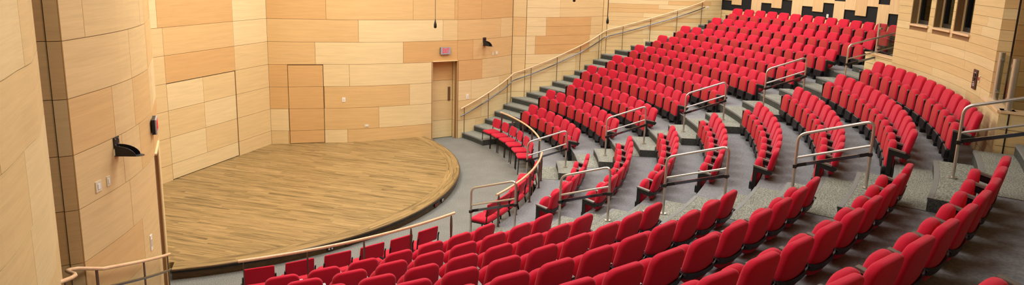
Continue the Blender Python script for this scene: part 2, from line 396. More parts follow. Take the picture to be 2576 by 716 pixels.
exit_door(1,1); exit_door(-1,4)

# rear wall behind the top rows with black felt cut-outs
RB=18.25
def arcpath(r,a0,a1,side=1,step=1.0):
    n=max(2,int(abs(a1-a0)/step)); return Path([(r*math.cos(rad(a0+(a1-a0)*i/n)),r*math.sin(rad(a0+(a1-a0)*i/n))) for i in range(n+1)],side)
pb=arcpath(RB,-39.0,-81.0); 
mb=MB(); sa=lambda ang:(-39.0-ang)*rad(1)*RB
zl=[3.66,3.80,3.93,4.06]
for i in range(3):
    t=0
    while t<pb.L-.1:
        u=min(pb.L,t+2.85); panels(mb,pb,zl[i],zl[i+1],t,u,1,gap=.006); t=u
c=1.4925
k=0; ang=-39.1
tops=[4.44,4.29,4.60]
while ang>-80:
    for j in range(4):
        s0=sa(ang); s1=sa(ang-c)
        if s1>pb.L: break
        base=4.06 if j==3 else tops[j]
        if j==3:
            panels(mb,pb,4.06,4.69,s0,s1,5,d=.03,gap=.004); panels(mb,pb,5.35,H,s0,s1,6,d=.03,gap=.004)
        else: panels(mb,pb,tops[j],[6.2,5.6,5.05][j],s0,s1,5+(j==1),d=.03,gap=.004)
        if j!=3 : panels(mb,pb,[6.6,6.1,5.6][j],H,s0,s1,5,d=.03,gap=.004)
        ang-=c
# felt field
cc=pb.cuts(0,pb.L); vs=[]
for t in cc: p=pb.at(t,-.01)[0]; vs+=[(p.x,p.y,4.06),(p.x,p.y,H)]
mb.add(vs,[(2*i,2*i+2,2*i+3,2*i+1) for i in range(len(cc)-1)],7)
backing(mb,pb,3.3,H,4,d=-.02)
mb.build('wall_rear_right',MAPLE+[GROOVE]+MAPLE_V+[FELT],kind='structure')
board_wall('wall_rear_centre',arcpath(19.7,-80,-100),3.3,H,avg=3)
board_wall('wall_rear_left',arcpath(20.2,-98,-146),3.3,H,avg=3)

# control booth
RBT=15.80
pB=arcpath(RBT,-77.3,-96.5); sB=lambda a:(-77.3-a)*rad(1)*RBT
wins=[(-79.55,-82.75),(-83.6,-86.85),(-87.3,-90.55)]
bl=[(sB(a),sB(b),4.46,6.3) for a,b in wins]
Z165=[3.68-.164*8+.164*i for i in range(0,60)]
board_wall('wall_booth',pB,2.3,H,seams=Z165,avg=2.1,mixw=(1,6,0,0),blocks=bl)
for i,(a,b) in enumerate(wins):
    s0,s1=sB(a),sB(b); mb=MB(); z0,z1=4.46,6.3
    P=lambda t,d,z: (lambda q:(q.x,q.y,z))(pB.at(t,d)[0])
    # reveals
    for t in (s0,s1): mb.add([P(t,0,z0),P(t,-.27,z0),P(t,-.27,z1),P(t,0,z1)],[(0,1,2,3)],0,[[(0,0),(.27,0),(.27,1.8),(0,1.8)]])
    for z in (z0,z1): mb.add([P(s0,0,z),P(s1,0,z),P(s1,-.27,z),P(s0,-.27,z)],[(0,1,2,3)],0,[[(0,0),(.9,0),(.9,.27),(0,.27)]])
    # sill
    vs=[P(t,d,z) for z in (z0-.035,z0+.006) for t,d in ((s0-.03,.03),(s1+.03,.03),(s1+.03,-.27),(s0-.03,-.27))]
    mb.add(vs,[(0,3,2,1),(4,5,6,7),(0,1,5,4),(1,2,6,5),(2,3,7,6),(3,0,4,7)],2)
    w=mb.build('window_%d'%(i+1),[MAPLE[1],MAPLE[0],CAPW],kind='structure')
    fm=MB(); fw=.06
    for (u0,u1,v0,v1) in ((s0,s0+fw,z0,z1),(s1-fw,s1,z0,z1),(s0,s1,z0,z0+fw+.03),(s0,s1,z1-fw,z1)):
        vs=[P(t,d,z) for z in (v0,v1) for t,d in ((u0,-.17),(u1,-.17),(u1,-.26),(u0,-.26))]
        fm.add(vs,[(0,3,2,1),(4,5,6,7),(0,1,5,4),(1,2,6,5),(2,3,7,6),(3,0,4,7)])
    fr=fm.build('window_frame',BLACK,parent=w)
    g=MB(); g.add([P(s0+fw,-.22,z0+fw),P(s1-fw,-.22,z0+fw),P(s1-fw,-.22,z1-fw),P(s0+fw,-.22,z1-fw)],[(0,1,2,3)]); g.build('pane',GLASS,parent=w)
# booth side walls, inner wall
def radial(r0,r1,a): return [(r0*math.cos(rad(a)),r0*math.sin(rad(a))),(r1*math.cos(rad(a)),r1*math.sin(rad(a)))]
board_wall('wall_booth_side_right',Path(radial(RBT+.12,18.3,-77.75)),3.2,H,seams=Z165,avg=4)
x0,y0=pol(RBT,-96.5).x,pol(RBT,-96.5).y
board_wall('wall_booth_corner',Path([(x0,y0),(x0-.10,y0-.16)],1),2.3,H,seams=Z165,avg=4,mixw=(1,1,1,0))
rx,ry=pol(19.6,-95.2).x,pol(19.6,-95.2).y
pr=Path([(x0-.13,y0-.18),(rx,ry)],1)
board_wall('wall_booth_side_left',pr,3.0,H,seams=[3.35+.235*i for i in range(22)],avg=4,mixw=(0,3,2,1))
mb=MB(); mb.beam((x0-.115,y0-.165,3.3),(x0-.115,y0-.165,H),.014,.014,0,up=(0,1,0)); mb.build('trim_5',DARKGAP,kind='structure')
mb=MB(); cc=arcpath(17.3,-77.6,-96.3).p; vs=[]
for p in cc: vs+=[(p.x,p.y,3.0),(p.x,p.y,6.6)]
mb.add(vs,[(2*i,2*i+1,2*i+3,2*i+2) for i in range(len(cc)-1)]); mb.build('wall_booth_inner',OLIVE,kind='structure')

# knee walls with maple caps
def knee(name,path,zlo,top=3.575,cap=True,th=.18,seams=Z165):
    mb=MB(); zs=[zlo]+[z for z in seams if zlo+.04<z<top-.04]+[top]
    for a,b in zip(zs[:-1],zs[1:]): panels(mb,path,a,b,0,path.L,1 if random.random()<.7 else 0,gap=.008)
    backing(mb,path,zlo,top,4,th=th-DEP*2)
    # rear skin
    cc=path.cuts(0,path.L); vs=[]
    for t in cc: p=path.at(t,-th)[0]; vs+=[(p.x,p.y,zlo),(p.x,p.y,top)]
    mb.add(vs,[(2*i,2*i+2,2*i+3,2*i+1) for i in range(len(cc)-1)],1)
    o=mb.build(name,MAPLE+[GROOVE],kind='structure')
    cm=MB(); vs=[]
    for t in cc:
        for d,z in ((.025,top),(-th-.02,top),(-th-.02,top+.035),(.025,top+.035)): p=path.at(t,d)[0]; vs.append((p.x,p.y,z))
    fs=[]
    for i in range(len(cc)-1):
        for k in range(4): fs.append((4*i+k,4*i+(k+1)%4,4*i+4+(k+1)%4,4*i+4+k))
    n=4*(len(cc)-1); fs+=[(0,1,2,3),(n+3,n+2,n+1,n)]
    cm.add(vs,fs); cm.build(name.replace('wall','trim')+'_cap',CAPW,kind='structure')
knee('wall_knee_right',arcpath(15.86,-72.2,-77.3),2.5)
knee('wall_knee_left',arcpath(15.72,-96.5,-101.2),2.5)
ka=pol(15.73,-101.22); kb=pol(18.2,-101.6)
knee('wall_knee_left_return',Path([(ka.x,ka.y),(kb.x,kb.y)],1),2.5,seams=[3.575-.235*i for i in range(5,0,-1)])
mb=MB(); q=Path([(ka.x,ka.y),(kb.x,kb.y)],1).at(.11,.004)[0]; mb.beam((q.x,q.y,2.5),(q.x,q.y,3.57),.014,.014,0,up=(0,1,0)); mb.build('trim_6',DARKGAP,kind='structure')

# ------------------------------------------------------------------ floors
AW=[(7.0,-32.4),(7.75,-32.1),(9.3,-30.4),(9.6,-29.6),(10.08,-30.6),(11,-32.2),(12.4,-33.2),(13.4,-32.7),(13.75,-32.9),(14.6,-35.2),(15.5,-37.1),(16.3,-38.7),(17.2,-39.6),(18.3,-39.2)]
def aw(r):
    if r<=AW[0][0]: return AW[0][1]
    for (a,b),(c_,d) in zip(AW[:-1],AW[1:]):
        if r<=c_: return b+(d-b)*(r-a)/(c_-a)
    return AW[-1][1]
ARX=[(-9,1)]
mb=MB()
fl=[(-16,.9),(16,.9),(16,-20.3),(-16,-20.3)]
mb.poly(fl,-.1,0,0,0); mb.build('floor',CARPET,kind='structure')
mb=MB(); mb.poly([(-16,1),(16,1),(16,-20.6),(-16,-20.6)],H,H+.1,0,0); mb.build('ceiling',CEIL,kind='structure')
RI=.1672
N=lambda n:7.25+.484*(n-1)          # nosing radius of step n
zn=lambda n:RI*n
LB=lambda r:(-180-aw(r)) if r<13.4 else -150.5
for k in range(1,12):
    n=2*k; r0=N(n); r1=N(n+2) if k<11 else 20.0; z=zn(n); zb=max(0,z-.36) if k>1 else 0.0
    mb=MB(); rm=(r0+r1)/2
    def sec(r0_,r1_,a0,a1): mb.sector(r0_,r1_,a0,a1,zb,z,0,1)
    if k<9: 
        if k==8: sec(r0,15.80,aw(rm)+.9,LB(rm)); 
        else: sec(r0,r1,aw(rm)+.9,LB(rm))
    elif k<11:
        sec(r0,r1,aw(rm)+.6,-72.2 if r0>15.9 else -77.2); sec(r0,r1,-101.5,LB(rm))
    else:
        sec(r0,18.27,-39.0,-77.2); sec(r0,20.1,-101.8,-145.5)
    if k==9:  # narrow strip of row nine floor that the middle block never reaches
        pass
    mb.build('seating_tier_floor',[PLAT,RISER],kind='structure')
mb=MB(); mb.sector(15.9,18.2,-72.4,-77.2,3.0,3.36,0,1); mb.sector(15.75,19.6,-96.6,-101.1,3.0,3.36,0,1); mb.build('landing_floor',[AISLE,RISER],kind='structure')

# aisle stairs
SEATS={'A10':(-43.76,0.552,14,-0.08),
'A9':(-43.50,0.559,14,-0.070),
'A8':(-41.43,0.560,14,-0.048),
'A7':(-40.73,0.558,14,-0.065),
'A6':(-40.03,0.561,13,-0.011),
'A5':(-39.77,0.554,12,-0.008),
'A4':(-38.97,0.558,11,-0.011),
'A3':(-41.25,0.555,10,-0.009),
'A2':(-40.49,0.564,9,-0.010),
'A1':(-43.21,0.559,7,0.002),
'B8':(-77.65,0.565,12,-0.137),
'B7':(-77.36,0.561,12,-0.015),
'B6':(-77.58,0.575,11,0.001),
'B5':(-79.27,0.565,9,-0.002),
'B4':(-78.64,0.560,8,0),
'B3':(-79.04,0.566,8,-0.002),
'B2':(-78.21,0.558,8,0.005),
'B1':(-82.08,0.561,6,-0.006),
'C1':(-115.01,0.558,7,-0.002),
'C2':(-113.10,0.560,9,-0.006),
'C3':(-114.93,0.556,9,0.001),
'C4':(-113.39,0.561,10,0.001),
'C5':(-112.11,0.563,11,-0.011),
'C6':(-111.07,0.565,11,-0.009),
'C7':(-110.38,0.560,12,0.020),
'C8':(-111.59,0.559,12,0.045)}
RR=[8.945,9.914,10.887,11.844,12.814,13.79,14.763,15.677,16.645,17.607]
def aisle(name,fa,fb,n0=1,n1=22):
    mb=MB()
    for n in range(n0,n1+1):
        r0=N(n); r1=N(n+1)
        if n==22: r1=r0+.7
        z=zn(n)
        if n%2: mb.sector(r0,r1,fa(n,r0),fb(n,r0),z-RI,z,0,1,2)          # half step standing on the tier below
        else: mb.sector(r0,r1,fa(n,r0),fb(n,r0),z-.02,z+.006,0,1,2)      # tread on the tier itself
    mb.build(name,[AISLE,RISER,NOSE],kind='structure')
def edgeA(n,r):
    k=min(10,max(1,(n+1)//2)); a,p,_,_d=SEATS['A%d'%k]; e=a+math.degrees(p/2/RR[k-1])+.25
    return max(e,-42.6) if n>1 else -41.5
aisle('wall_side_aisle_steps',lambda n,r:aw(r+.24)+1.0,edgeA)
aisle('upper_aisle_steps',lambda n,r:-69.6,lambda n,r:-77.3 if n<19 else -72.1)
aisle('lower_aisle_steps',lambda n,r:-102.4 if n<18 else -101.6,lambda n,r:-110.4)
aisle('near_side_aisle_steps',lambda n,r:-138.6 if r<15 else -141,lambda n,r:LB(r+.24)-(1.0 if r<13 else 0),1,20)

# ------------------------------------------------------------------ stage
cx,cy,cr=.015,.403,6.11
a0=math.degrees(math.atan2(-3.0-cy,5.09-cx)); a1=math.degrees(math.atan2(-2.99-cy,-5.03-cx))-0
arc=[(cx+cr*math.cos(rad(a0+(a1+360-a0-360)*i/72)),cy+cr*math.sin(rad(a0+(a1-a0)*i/72))) for i in range(73)]
def stagearc(r,n=72): return [(cx+r*math.cos(rad(a0+(a1-a0)*i/n)),cy+r*math.sin(rad(a0+(a1-a0)*i/n))) for i in range(n+1)]
stage=empty('stage',(0,0,0),0,'low half-round oak stage with a dark rounded front edge','stage')
inner=stagearc(cr-.33)
wl=[(p.x,p.y) for p in Path(S3[:-1]).p]
back=[(x+.03,y+.03) for x,y in wl[::-1]]+[(x-.03,y+.03) for x,y in mirror(wl)]
mb=MB(); mb.poly(inner+[(-4.84,-2.74)]+back[::-1][3:-3]+[(4.84,-2.74)],0.0,STG,0); mb.build('deck',OAK,parent=stage)
mb=MB(); o_=stagearc(cr-.01); i_=stagearc(cr-.33); vs=[];fs=[];uv=[]
for p,q in zip(i_,o_): vs+=[(p[0],p[1],STG+.002),(q[0],q[1],STG+.002)]
L_=0
for i in range(72):
    l=math.hypot(o_[i+1][0]-o_[i][0],o_[i+1][1]-o_[i][1]); fs.append((2*i,2*i+1,2*i+3,2*i+2)); uv.append([(.33,L_),(0,L_),(0,L_+l),(.33,L_+l)]); L_+=l
mb.add(vs,fs,0,uv); mb.add([vs[0],vs[1],(5.2,-2.95,STG+.002),(4.7,-2.66,STG+.002)],[(0,1,2,3)],0,[[(.3,0),(0,0),(0,-.1),(.3,-.1)]]); mb.build('border_boards',OAKR,parent=stage)
def ringstrip(name,prof,mat):
    mb=MB(); rings=[]
    n=96; vs=[]
    for i in range(n+1):
        a=rad(a0+(a1-a0)*i/n)
        for r,z in prof: vs.append((cx+r*math.cos(a),cy+r*math.sin(a),z))
    m=len(prof); fs=[]
    for i in range(n):
        for j in range(m-1): fs.append((i*m+j,(i+1)*m+j,(i+1)*m+j+1,i*m+j+1))
    mb.add(vs,fs,0,smooth=True); return mb.build(name,mat,parent=stage)
ringstrip('nosing',[(cr-.012,STG+.001),(cr,STG+.003),(cr+.012,STG-.006),(cr+.012,STG-.024)],DARKOAK)
ringstrip('light_channel',[(cr+.010,STG-.024),(cr+.006,STG-.030),(cr+.004,STG-.060),(cr-.03,STG-.072)],BLACKGLOSS)
ringstrip('fascia',[(cr-.03,STG-.07),(cr-.03,0.0)],DARKOAK)
for (a,red) in ((-88.9,0),(-92.3,1),(-121.2,0),(-117.6,1)):
    a_=rad(a); x,y=(cr-.02)*math.cos(a_)+cx,(cr-.02)*math.sin(a_)+cy
    t=empty('stage_socket',(x,y,.075),a_+PI/2,('red-faced' if red else 'black')+(' socket plate in the stage front facing the middle block' if a>-100 else ' socket plate in the stage front facing the near block'),'socket')
    mb=MB(); mb.box(-.07,.07,-.015,.012,-.035,.04); mb.build('cover_plate',BLACK,parent=t)
    mb=MB(); 
    for sx in (-.045,.015):
        for sz in (-.025,.008): mb.box(sx,sx+.03,-.019,-.014,sz,sz+.02)
    mb.build('sockets',PLUG if red else WHITEP,parent=t)

# ------------------------------------------------------------------ auditorium seats
def outline(wb,wt,z0,z1,rb,rt,bot=0,seg=5):
    pts=[]
    def corner(cx_,cz,r,a0,a1):
        for i in range(seg+1):
            a=rad(a0+(a1-a0)*i/seg); pts.append((cx_+r*math.cos(a),cz+r*math.sin(a)))
    corner(wb/2-rb,z0+rb,rb,-90,-5); corner(wt/2-rt,z1-rt,rt,0,90); corner(-wt/2+rt,z1-rt,rt,90,180); corner(-wb/2+rb,z0+rb,rb,185,270)
    out=[]
    for x,z in pts:
        if bot: z-= bot*max(0,1-(2*x/wb)**2)*max(0,(z0+ (z1-z0)*.35-z)/((z1-z0)*.35))
        out.append((x,z))
    n=[]
    for k in range(5): n.append((wb/2-rb)*(-1+2*(k+1)/6))
    out+=[(x,z0-bot*(1-(2*x/wb)**2)) for x in n]
    # denser top
    return out
def slab(mb,o,y0,y1,bev,m=0,tilt=0,zr=0,curve=0,steps=3,crown=0.0,mfront=None):
    n=len(o); c=(sum(p[0] for p in o)/n,sum(p[1] for p in o)/n)
    def off(d):
        res=[]
        for i in range(n):
            a,b=o[i-1],o[(i+1)%n]; tx,tz=b[0]-a[0],b[1]-a[1]; l=math.hypot(tx,tz) or 1
            res.append((o[i][0]-tz/l*d,o[i][1]+tx/l*d))
        return res
    rings=[]
    for i in range(steps+1):
        a=PI/2*i/steps; rings.append((y0+bev*(1-math.sin(a)),bev*(1-math.cos(a))))
    seq=[(y0+bev*(1-math.sin(PI/2*i/steps)) ,bev*(1-math.cos(PI/2*i/steps))) for i in range(steps,-1,-1)]
    seq=seq+[(y1-(y-y0),d) for y,d in seq[::-1]]
    T=lambda x,y,z:(x,y+tilt*(z-zr)+curve*x*x,z)
    vs=[]
    for y,d in seq: vs+=[T(x,y,z) for x,z in off(d)]
    R=len(seq); fs=[(r*n+k,r*n+(k+1)%n,(r+1)*n+(k+1)%n,(r+1)*n+k) for r in range(R-1) for k in range(n)]
    mb.add(vs,fs,m,smooth=True)
    for r,yy,sg in ((0,y0,-1),(R-1,y1,1)):
        base=vs[r*n:(r+1)*n]; mid=[tuple(Vector(p).lerp(Vector(T(c[0],(yy+sg*crown*0),c[1])),.45)) for p in base]
        mid=[(p[0],p[1]+sg*crown*.75,p[2]) for p in mid]; cc_=T(c[0],yy+sg*crown,c[1])
        v2=list(base)+mid+[cc_]
        f2=[(k,(k+1)%n,n+(k+1)%n,n+k) for k in range(n)]+[(n+k,n+(k+1)%n,2*n) for k in range(n)]
        if r==0: f2=[t[::-1] for t in f2]
        mb.add(v2,f2,(m if (mfront is None or r) else mfront),smooth=True)
def weld(o):
    import bmesh
    b=bmesh.new(); b.from_mesh(o.data); bmesh.ops.remove_doubles(b,verts=b.verts,dist=.0004); bmesh.ops.recalc_face_normals(b,faces=b.faces); b.to_mesh(o.data); b.free()
def make_seat():
    t=empty('auditorium_seat',(0,0,0))
    mb=MB(); slab(mb,outline(.455,.44,.385,.850,.12,.10,bot=.03),-.066,.018,.030,tilt=.235,zr=.857,curve=-.20,crown=.010); b=mb.build('backrest',RED,parent=t); weld(b)
    # band across the lower back
    mb=MB(); pts=[]
    for i in range(13): pts.append(-.262+.524*i/12)
    def by(x,z,d): return .235*(z-.857)-.20*x*x+d+.022
    vs=[]
    for x in pts:
        s_=1-(x/.262)**2; zc=.505-.045*s_
        d0=.006 if abs(x)<.225 else -.02
        for z,d in ((zc-.034,.0),(zc-.034,d0+.012),(zc+.034,d0+.012),(zc+.034,.0)): vs.append((x,by(x,z,d),z))
    fs=[]
    for i in range(12):
        for k in range(4): fs.append((4*i+k,4*i+(k+1)%4,4*i+4+(k+1)%4,4*i+4+k))
    fs+=[(3,2,1,0),(48,49,50,51)]
    mb.add(vs,fs); mb.build('back_band',BLACK,parent=b)
    mb=MB(); slab(mb,outline(.405,.42,.185,.668,.14,.17,bot=.03),-.345,-.238,.042,tilt=.08,zr=.69,curve=-.10,crown=.014,mfront=1); b=mb.build('seat',[RED,BRICK],parent=t); weld(b)
    mb=MB(); slab(mb,outline(.38,.40,.150,.30,.07,.03,bot=.03),-.372,-.26,.012,tilt=.07,zr=.69,curve=-.10); mb.build('hinge_pan',BLACK,parent=b)
    return t
def arm_meshes():
    mb=MB(); M_=Matrix.Translation((0,-.355,.597))@Matrix.Rotation(-.20,4,'X'); mb.box(-.031,.031,0,.235,-.012,.012,M=M_); ob=mb.build('armrest',ARMTOP)
    mb=MB()
    vs=[]
    for x in (-.016,.016): vs+=[(x,-.352,0),(x,-.288,0),(x,-.288,.497),(x,-.10,.452),(x,-.045,.52),(x,-.115,.545),(x,-.352,.588)]
    mb.add(vs,[tuple(range(7)),tuple(range(7,14))[::-1]]+[(k,(k+1)%7,7+(k+1)%7,7+k) for k in range(7)])
    mb.box(-.042,.042,-.345,-.25,.0,.19)
    ol=mb.build('leg',BLACK); return ob,ol
proto=make_seat(); armp,legp=arm_meshes()
ORD=['first','second','third','fourth','fifth','sixth','seventh','eighth','ninth','tenth','eleventh','twelfth','thirteenth','fourteenth']
blk={'A':('far block','wall stairs'),'B':('middle block','upper aisle'),'C':('near block','lower aisle')}
first=True
for key in list(SEATS)+['C9']:
    B=key[0]; k=int(key[1:])
    if key=='C9': st,p,cnt,dr_=-126.6,.556,3,0
    else: st,p,cnt,dr_=SEATS[key]
    R=RR[k-1]+dr_; z=zn(2*k)
    for j in range(cnt):
        a=st-math.degrees(j*p/R)
        loc=pol(R,a,z); rz=rad(a)-PI/2
        if first: t=proto; t.location=loc; t.rotation_euler=(0,0,rz); first=False
        else:
            t=proto.copy(); COL.objects.link(t); t.location=loc; t.rotation_euler=(0,0,rz)
            for ch in [c_ for c_ in proto.children if c_.name.split('.')[0] not in ('armrest','leg')]:
                c_=ch.copy(); COL.objects.link(c_); c_.parent=t
                for g in ch.children:
                    g_=g.copy(); COL.objects.link(g_); g_.parent=c_
        if key=='C9': lab='red folded seat at the bottom right corner, %s from the right in the last row'%ORD[j]
        else: lab="%s red folded seat from the %s in the %s's %s row"%(ORD[j],blk[B][1],blk[B][0],ORD[k-1])
        tag(t,lab,'seat','folded red seats of the '+blk[B][0])
        hw=p/2
        sides=[hw] if j<cnt-1 else [hw,-hw]
        if j==0 and B!='x': pass
        # +x of the seat points towards the next lower angle index
        for s_ in ([-hw,hw] if j==cnt-1 else [-hw]):
            ao=armp.copy(); COL.objects.link(ao); ao.parent=t; ao.location=(s_,0,0)
            lo=legp.copy(); COL.objects.link(lo); lo.parent=t; lo.location=(s_,0,0)
bpy.data.objects.remove(armp); bpy.data.objects.remove(legp)

# ------------------------------------------------------------------ loose chairs along the front
def make_loose(square):
    t=empty('stacking_chair',(0,0,0))
    mb=MB(); o=[]
    w,d,r=.46,.43,.07
    for cx_,cy_,a_ in ((w/2-r,-r-.02+.0,0),(-w/2+r,-r-.02,90),(-w/2+r,-d+r,180),(w/2-r,-d+r,270)):
        for i in range(5): a=rad(a_+90*i/4); o.append((cx_+r*math.cos(a),cy_+r*math.sin(a)))
    n=len(o)
    def ring(s,z): 
        c0=(0,-d/2); return [((x-c0[0])*s+c0[0],(y-c0[1])*s+c0[1],z) for x,y in o]
    L=[ring(.93,.425),ring(1,.435),ring(1,.462),ring(.93,.478),ring(.6,.484)]
    vs=[q for l in L for q in l]; fs=[(i*n+k,i*n+(k+1)%n,(i+1)*n+(k+1)%n,(i+1)*n+k) for i in range(4) for k in range(n)]
    mb.add(vs,fs,smooth=True); mb.add(L[0],[tuple(range(n))[::-1]]); mb.add(L[-1],[tuple(range(n))],smooth=True)
    mb.build('seat',RED,parent=t)
    mb=MB(); slab(mb,outline(.44,.43,.555,.82,.03 if square else .06,.022 if square else .085,0,4),-.035,.005,.014,tilt=.18,zr=.82,curve=-.25); b=mb.build('backrest',RED,parent=t); weld(b)
    for sx in (-1,1):
        x=sx*.235
        for nm,pts in (('leg',[(x,-.42,0),(x,-.40,.43)]),('leg',[(x,.05,0),(x,-.055,.44),(x*.97,-.035,.64),(x*.97,-.015,.70)])):
            mb=MB(); mb.tube(pts,.0125,8); mb.build(nm,BLACK,parent=t)
    mb=MB(); 
    for sx in (-1,1): mb.beam((sx*.235,-.41,.418),(sx*.235,-.05,.418),.022,.022)
    mb.beam((-.235,-.40,.418),(.235,-.40,.418),.022,.022); mb.beam((-.235,-.06,.418),(.235,-.06,.418),.022,.022)
    mb.build('seat_frame',BLACK,parent=t); return t
GL='loose chairs set along the front rail'
la=make_loose(False); lb=make_loose(True)
def place_loose(proto_,angs,lab,firstflag):
    for i,a in enumerate(angs):
        loc=pol(7.695,a,0); rz=rad(a)-PI/2+rad(random.uniform(-2,2))
        if i==0 and firstflag: t=proto_; t.location=loc; t.rotation_euler=(0,0,rz)
        else: t=copy_tree(proto_,loc,rz)
        tag(t,lab%ORD[i],'chair',GL)
place_loose(la,[-42.6,-46.8,-51.0,-55.3,-60.0,-64.7],'%s loose red chair from the wall stairs in front of the far block',True)
place_loose(lb,[-79.6,-83.4,-87.3,-91.2,-95.0,-98.6,-102.0][:6]+[-102.2],'%s loose red chair from the upper aisle before the middle block',True)
place_loose(lb,[-116.1,-120.3,-124.4,-128.8,-133.2,-137.6],'%s loose red chair from the lower aisle before the near block',False)

# ------------------------------------------------------------------ curved wooden front rails
def front_rail(angs,a_end,lab):
    t=empty('front_rail',(0,0,0),0,lab,'handrail','curved wooden rails before the first row')
    aa=[angs[0]+(angs[-1]-angs[0])*i/28 for i in range(29)]
    mb=MB(); mb.tube([pol(7.80,a,1.015) for a in aa],.024,10); mb.build('top_rail',RAILW,parent=t)
    for a in a_end:
        mb=MB(); c0=pol(7.80,a,0); d=pol(1,a).normalized(); s_=Vector((-d.y,d.x,0))
        prof=[(.332,.019),(.55,.019),(.80,.026),(.93,.021),(.985,.009)]
        vs=[]
        for z,w in prof:
            for u,v in ((-1,-1),(1,-1),(1,1),(-1,1)): vs.append(c0+d*u*w+s_*v*.007+Vector((0,0,z)))
        fs=[(4*i+k,4*i+(k+1)%4,4*i+4+(k+1)%4,4*i+4+k) for i in range(4) for k in range(4)]+[(3,2,1,0),(16,17,18,19)]
        mb.add(vs,fs); mb.disc((c0.x,c0.y,.334),.04,.008); mb.build('post',POSTM,parent=t)
front_rail([-42.2,-68.6],[-42.8,-48.0,-53.8,-60.2,-67.6],'curved pale wooden handrail in front of the far block')
front_rail([-77.8,-103.1],[-78.4,-82.6,-90.2,-96.6,-102.4],'curved pale wooden handrail in front of the middle block')
front_rail([-112.4,-139.7],[-113.0,-119.6,-126.0,-132.6,-139.2],'curved pale wooden handrail in front of the near block')

# ------------------------------------------------------------------ steel guard rails in the aisles
def guard(a,r0,r1,lab,hh=.945):
    t=empty('aisle_guard_rail',(0,0,0),0,lab,'guard rail','steel guard rails down the aisles')
    def gz(r): n=int((r-7.25)/.484)+1; return zn(max(0,n))+.008 if r>7.25 else 0
    z0,z1=gz(r0),gz(r1); A=pol(r0,a,z0); B=pol(r1,a,z1); ta=A+Vector((0,0,hh)); tb=B+Vector((0,0,hh)); c_=.11
    def corner(p,pin,pout,n=5):
        a_=p+(pin-p).normalized()*c_; b_=p+(pout-p).normalized()*c_; return [a_.lerp(p,i/n).lerp(p.lerp(b_,i/n),i/n) for i in range(n+1)]
    pts=[A]+corner(ta,A,tb)+corner(tb,ta,B)+[B]
    mb=MB(); mb.tube(pts,.021,10); mb.build('frame',STEEL,parent=t)
    mb=MB(); mb.tube([A+Vector((0,0,.60)),B+Vector((0,0,.60))],.017,8); mb.build('mid_bar',STEEL,parent=t)
    mb=MB(); d=(pol(1,a)).normalized(); s_=Vector((-d.y,d.x,0))*(-.045 if a<-90 else .045)*-1
    p=A+Vector((0,0,.475))+s_; q=B+Vector((0,0,.475+(-.0)))+s_
    for E_,e_,f_ in ((A,p,p+(q-p)*.16),(B,q,q-(q-p)*.16)):
        mb=MB(); mb.beam(E_+Vector((0,0,.475))-s_*.8,e_,.05,.05); mb.beam(e_-(f_-e_).normalized()*.024,f_,.022,.05); cl=mb.build('clamp',BLACK,parent=t)
    mb=MB(); mb.beam(p+(q-p)*.15,p+(q-p)*.86,.028,.046); lb_=mb.build('light_bar',CHROME,parent=t); lb_['label']='dark polished bar'
    for P_ in (A,B):
        mb=MB(); mb.disc((P_.x,P_.y,P_.z-.004),.052,.012); mb.build('base_flange',STEEL,parent=t)
nm=['lowest','second lowest','middle','second highest','highest']
for i,(r0,r1) in enumerate([(7.44,8.40),(9.38,10.33),(11.30,12.27),(13.24,14.2),(15.2,16.9)]):
    guard(-73.7,r0,r1,'bent steel guard rail in the upper aisle, %s of five'%nm[i])
for i,(r0,r1) in enumerate([(7.0,8.35),(9.40,10.33),(11.30,12.27),(13.24,14.2),(15.2,16.3)]):
    guard(-105.9 if i else -104.6,r0 if i else 7.35,r1,'bent steel guard rail in the lower aisle, %s of five'%nm[i])

# ------------------------------------------------------------------ stair handrails along the side walls
def side_rail(paths,sx,lab,lower):
    t=empty('stair_handrail',(0,0,0),0,lab,'handrail')
    pts=[]; rs=[]
    def zst(r): return max(0,RI*((r-7.0)/.484)) if r>7.05 else 0
    for pth,s0,s1 in paths:
        n=max(4,int((s1-s0)/.3))
        for i in range(n+1):
            s_=s0+(s1-s0)*i/n; q=pth.at(s_,.11)[0]; pts.append(q)
    pts=[Vector((q.x,q.y,zst(math.hypot(q.x,q.y))+.93)) for q in pts]
    if lower=='left':
        tail=[(-8.20,-4.75,1.83),(-8.30,-4.76,1.86),(-8.37,-4.80,1.88),(-8.42,-4.90,1.90),(-8.48,-5.03,1.93),(-8.54,-5.11,1.95),(-8.65,-5.18,1.98),(-9.03,-5.40,2.11),(-9.5,-5.74,2.29),(-10.0,-6.15,2.49),(-10.6,-6.6,2.72)]
        pts=[p for p in pts if p.x>-8.1]+[Vector(t_) for t_ in tail]
    mb=MB(); mb.tube(pts,.022,10); mb.build('top_rail',RAILW if lower=='left' else CAPW,parent=t)
    cum=[0]
    for a_,b_ in zip(pts[:-1],pts[1:]): cum.append(cum[-1]+(b_-a_).length)
    if lower:
        mb=MB(); mb.tube([p-Vector((0,0,.24)) for p in pts if math.hypot(p.x,p.y)>7.1],.019,8); mb.build('lower_rail',CHROME,parent=t)
    k=.14
    while k<cum[-1]:
        i=0
        while cum[i+1]<k: i+=1
        p=pts[i].lerp(pts[i+1],(k-cum[i])/(cum[i+1]-cum[i])); r=math.hypot(p.x,p.y); n=int((r-7.25)/.484)+1; zb=zn(n) if r>7.25 else 0
        mb=MB(); d=(pts[i+1]-pts[i]); d.z=0; d.normalize()
        w=.028 if lower=='left' else .018
        mb.beam((p.x,p.y,zb),(p.x,p.y,p.z-.01),w,.014,up=tuple(Vector((d.y,-d.x,0)))); mb.build('post',POSTM,parent=t)
        k+=1.08
side_rail([(p1,.08,p1.L-.05),(p2,0.15,p2.L-.02),(p3,.05,p3.L-1.15)],1,'long pale handrail with a dark lower bar climbing the far wall stairs',True)
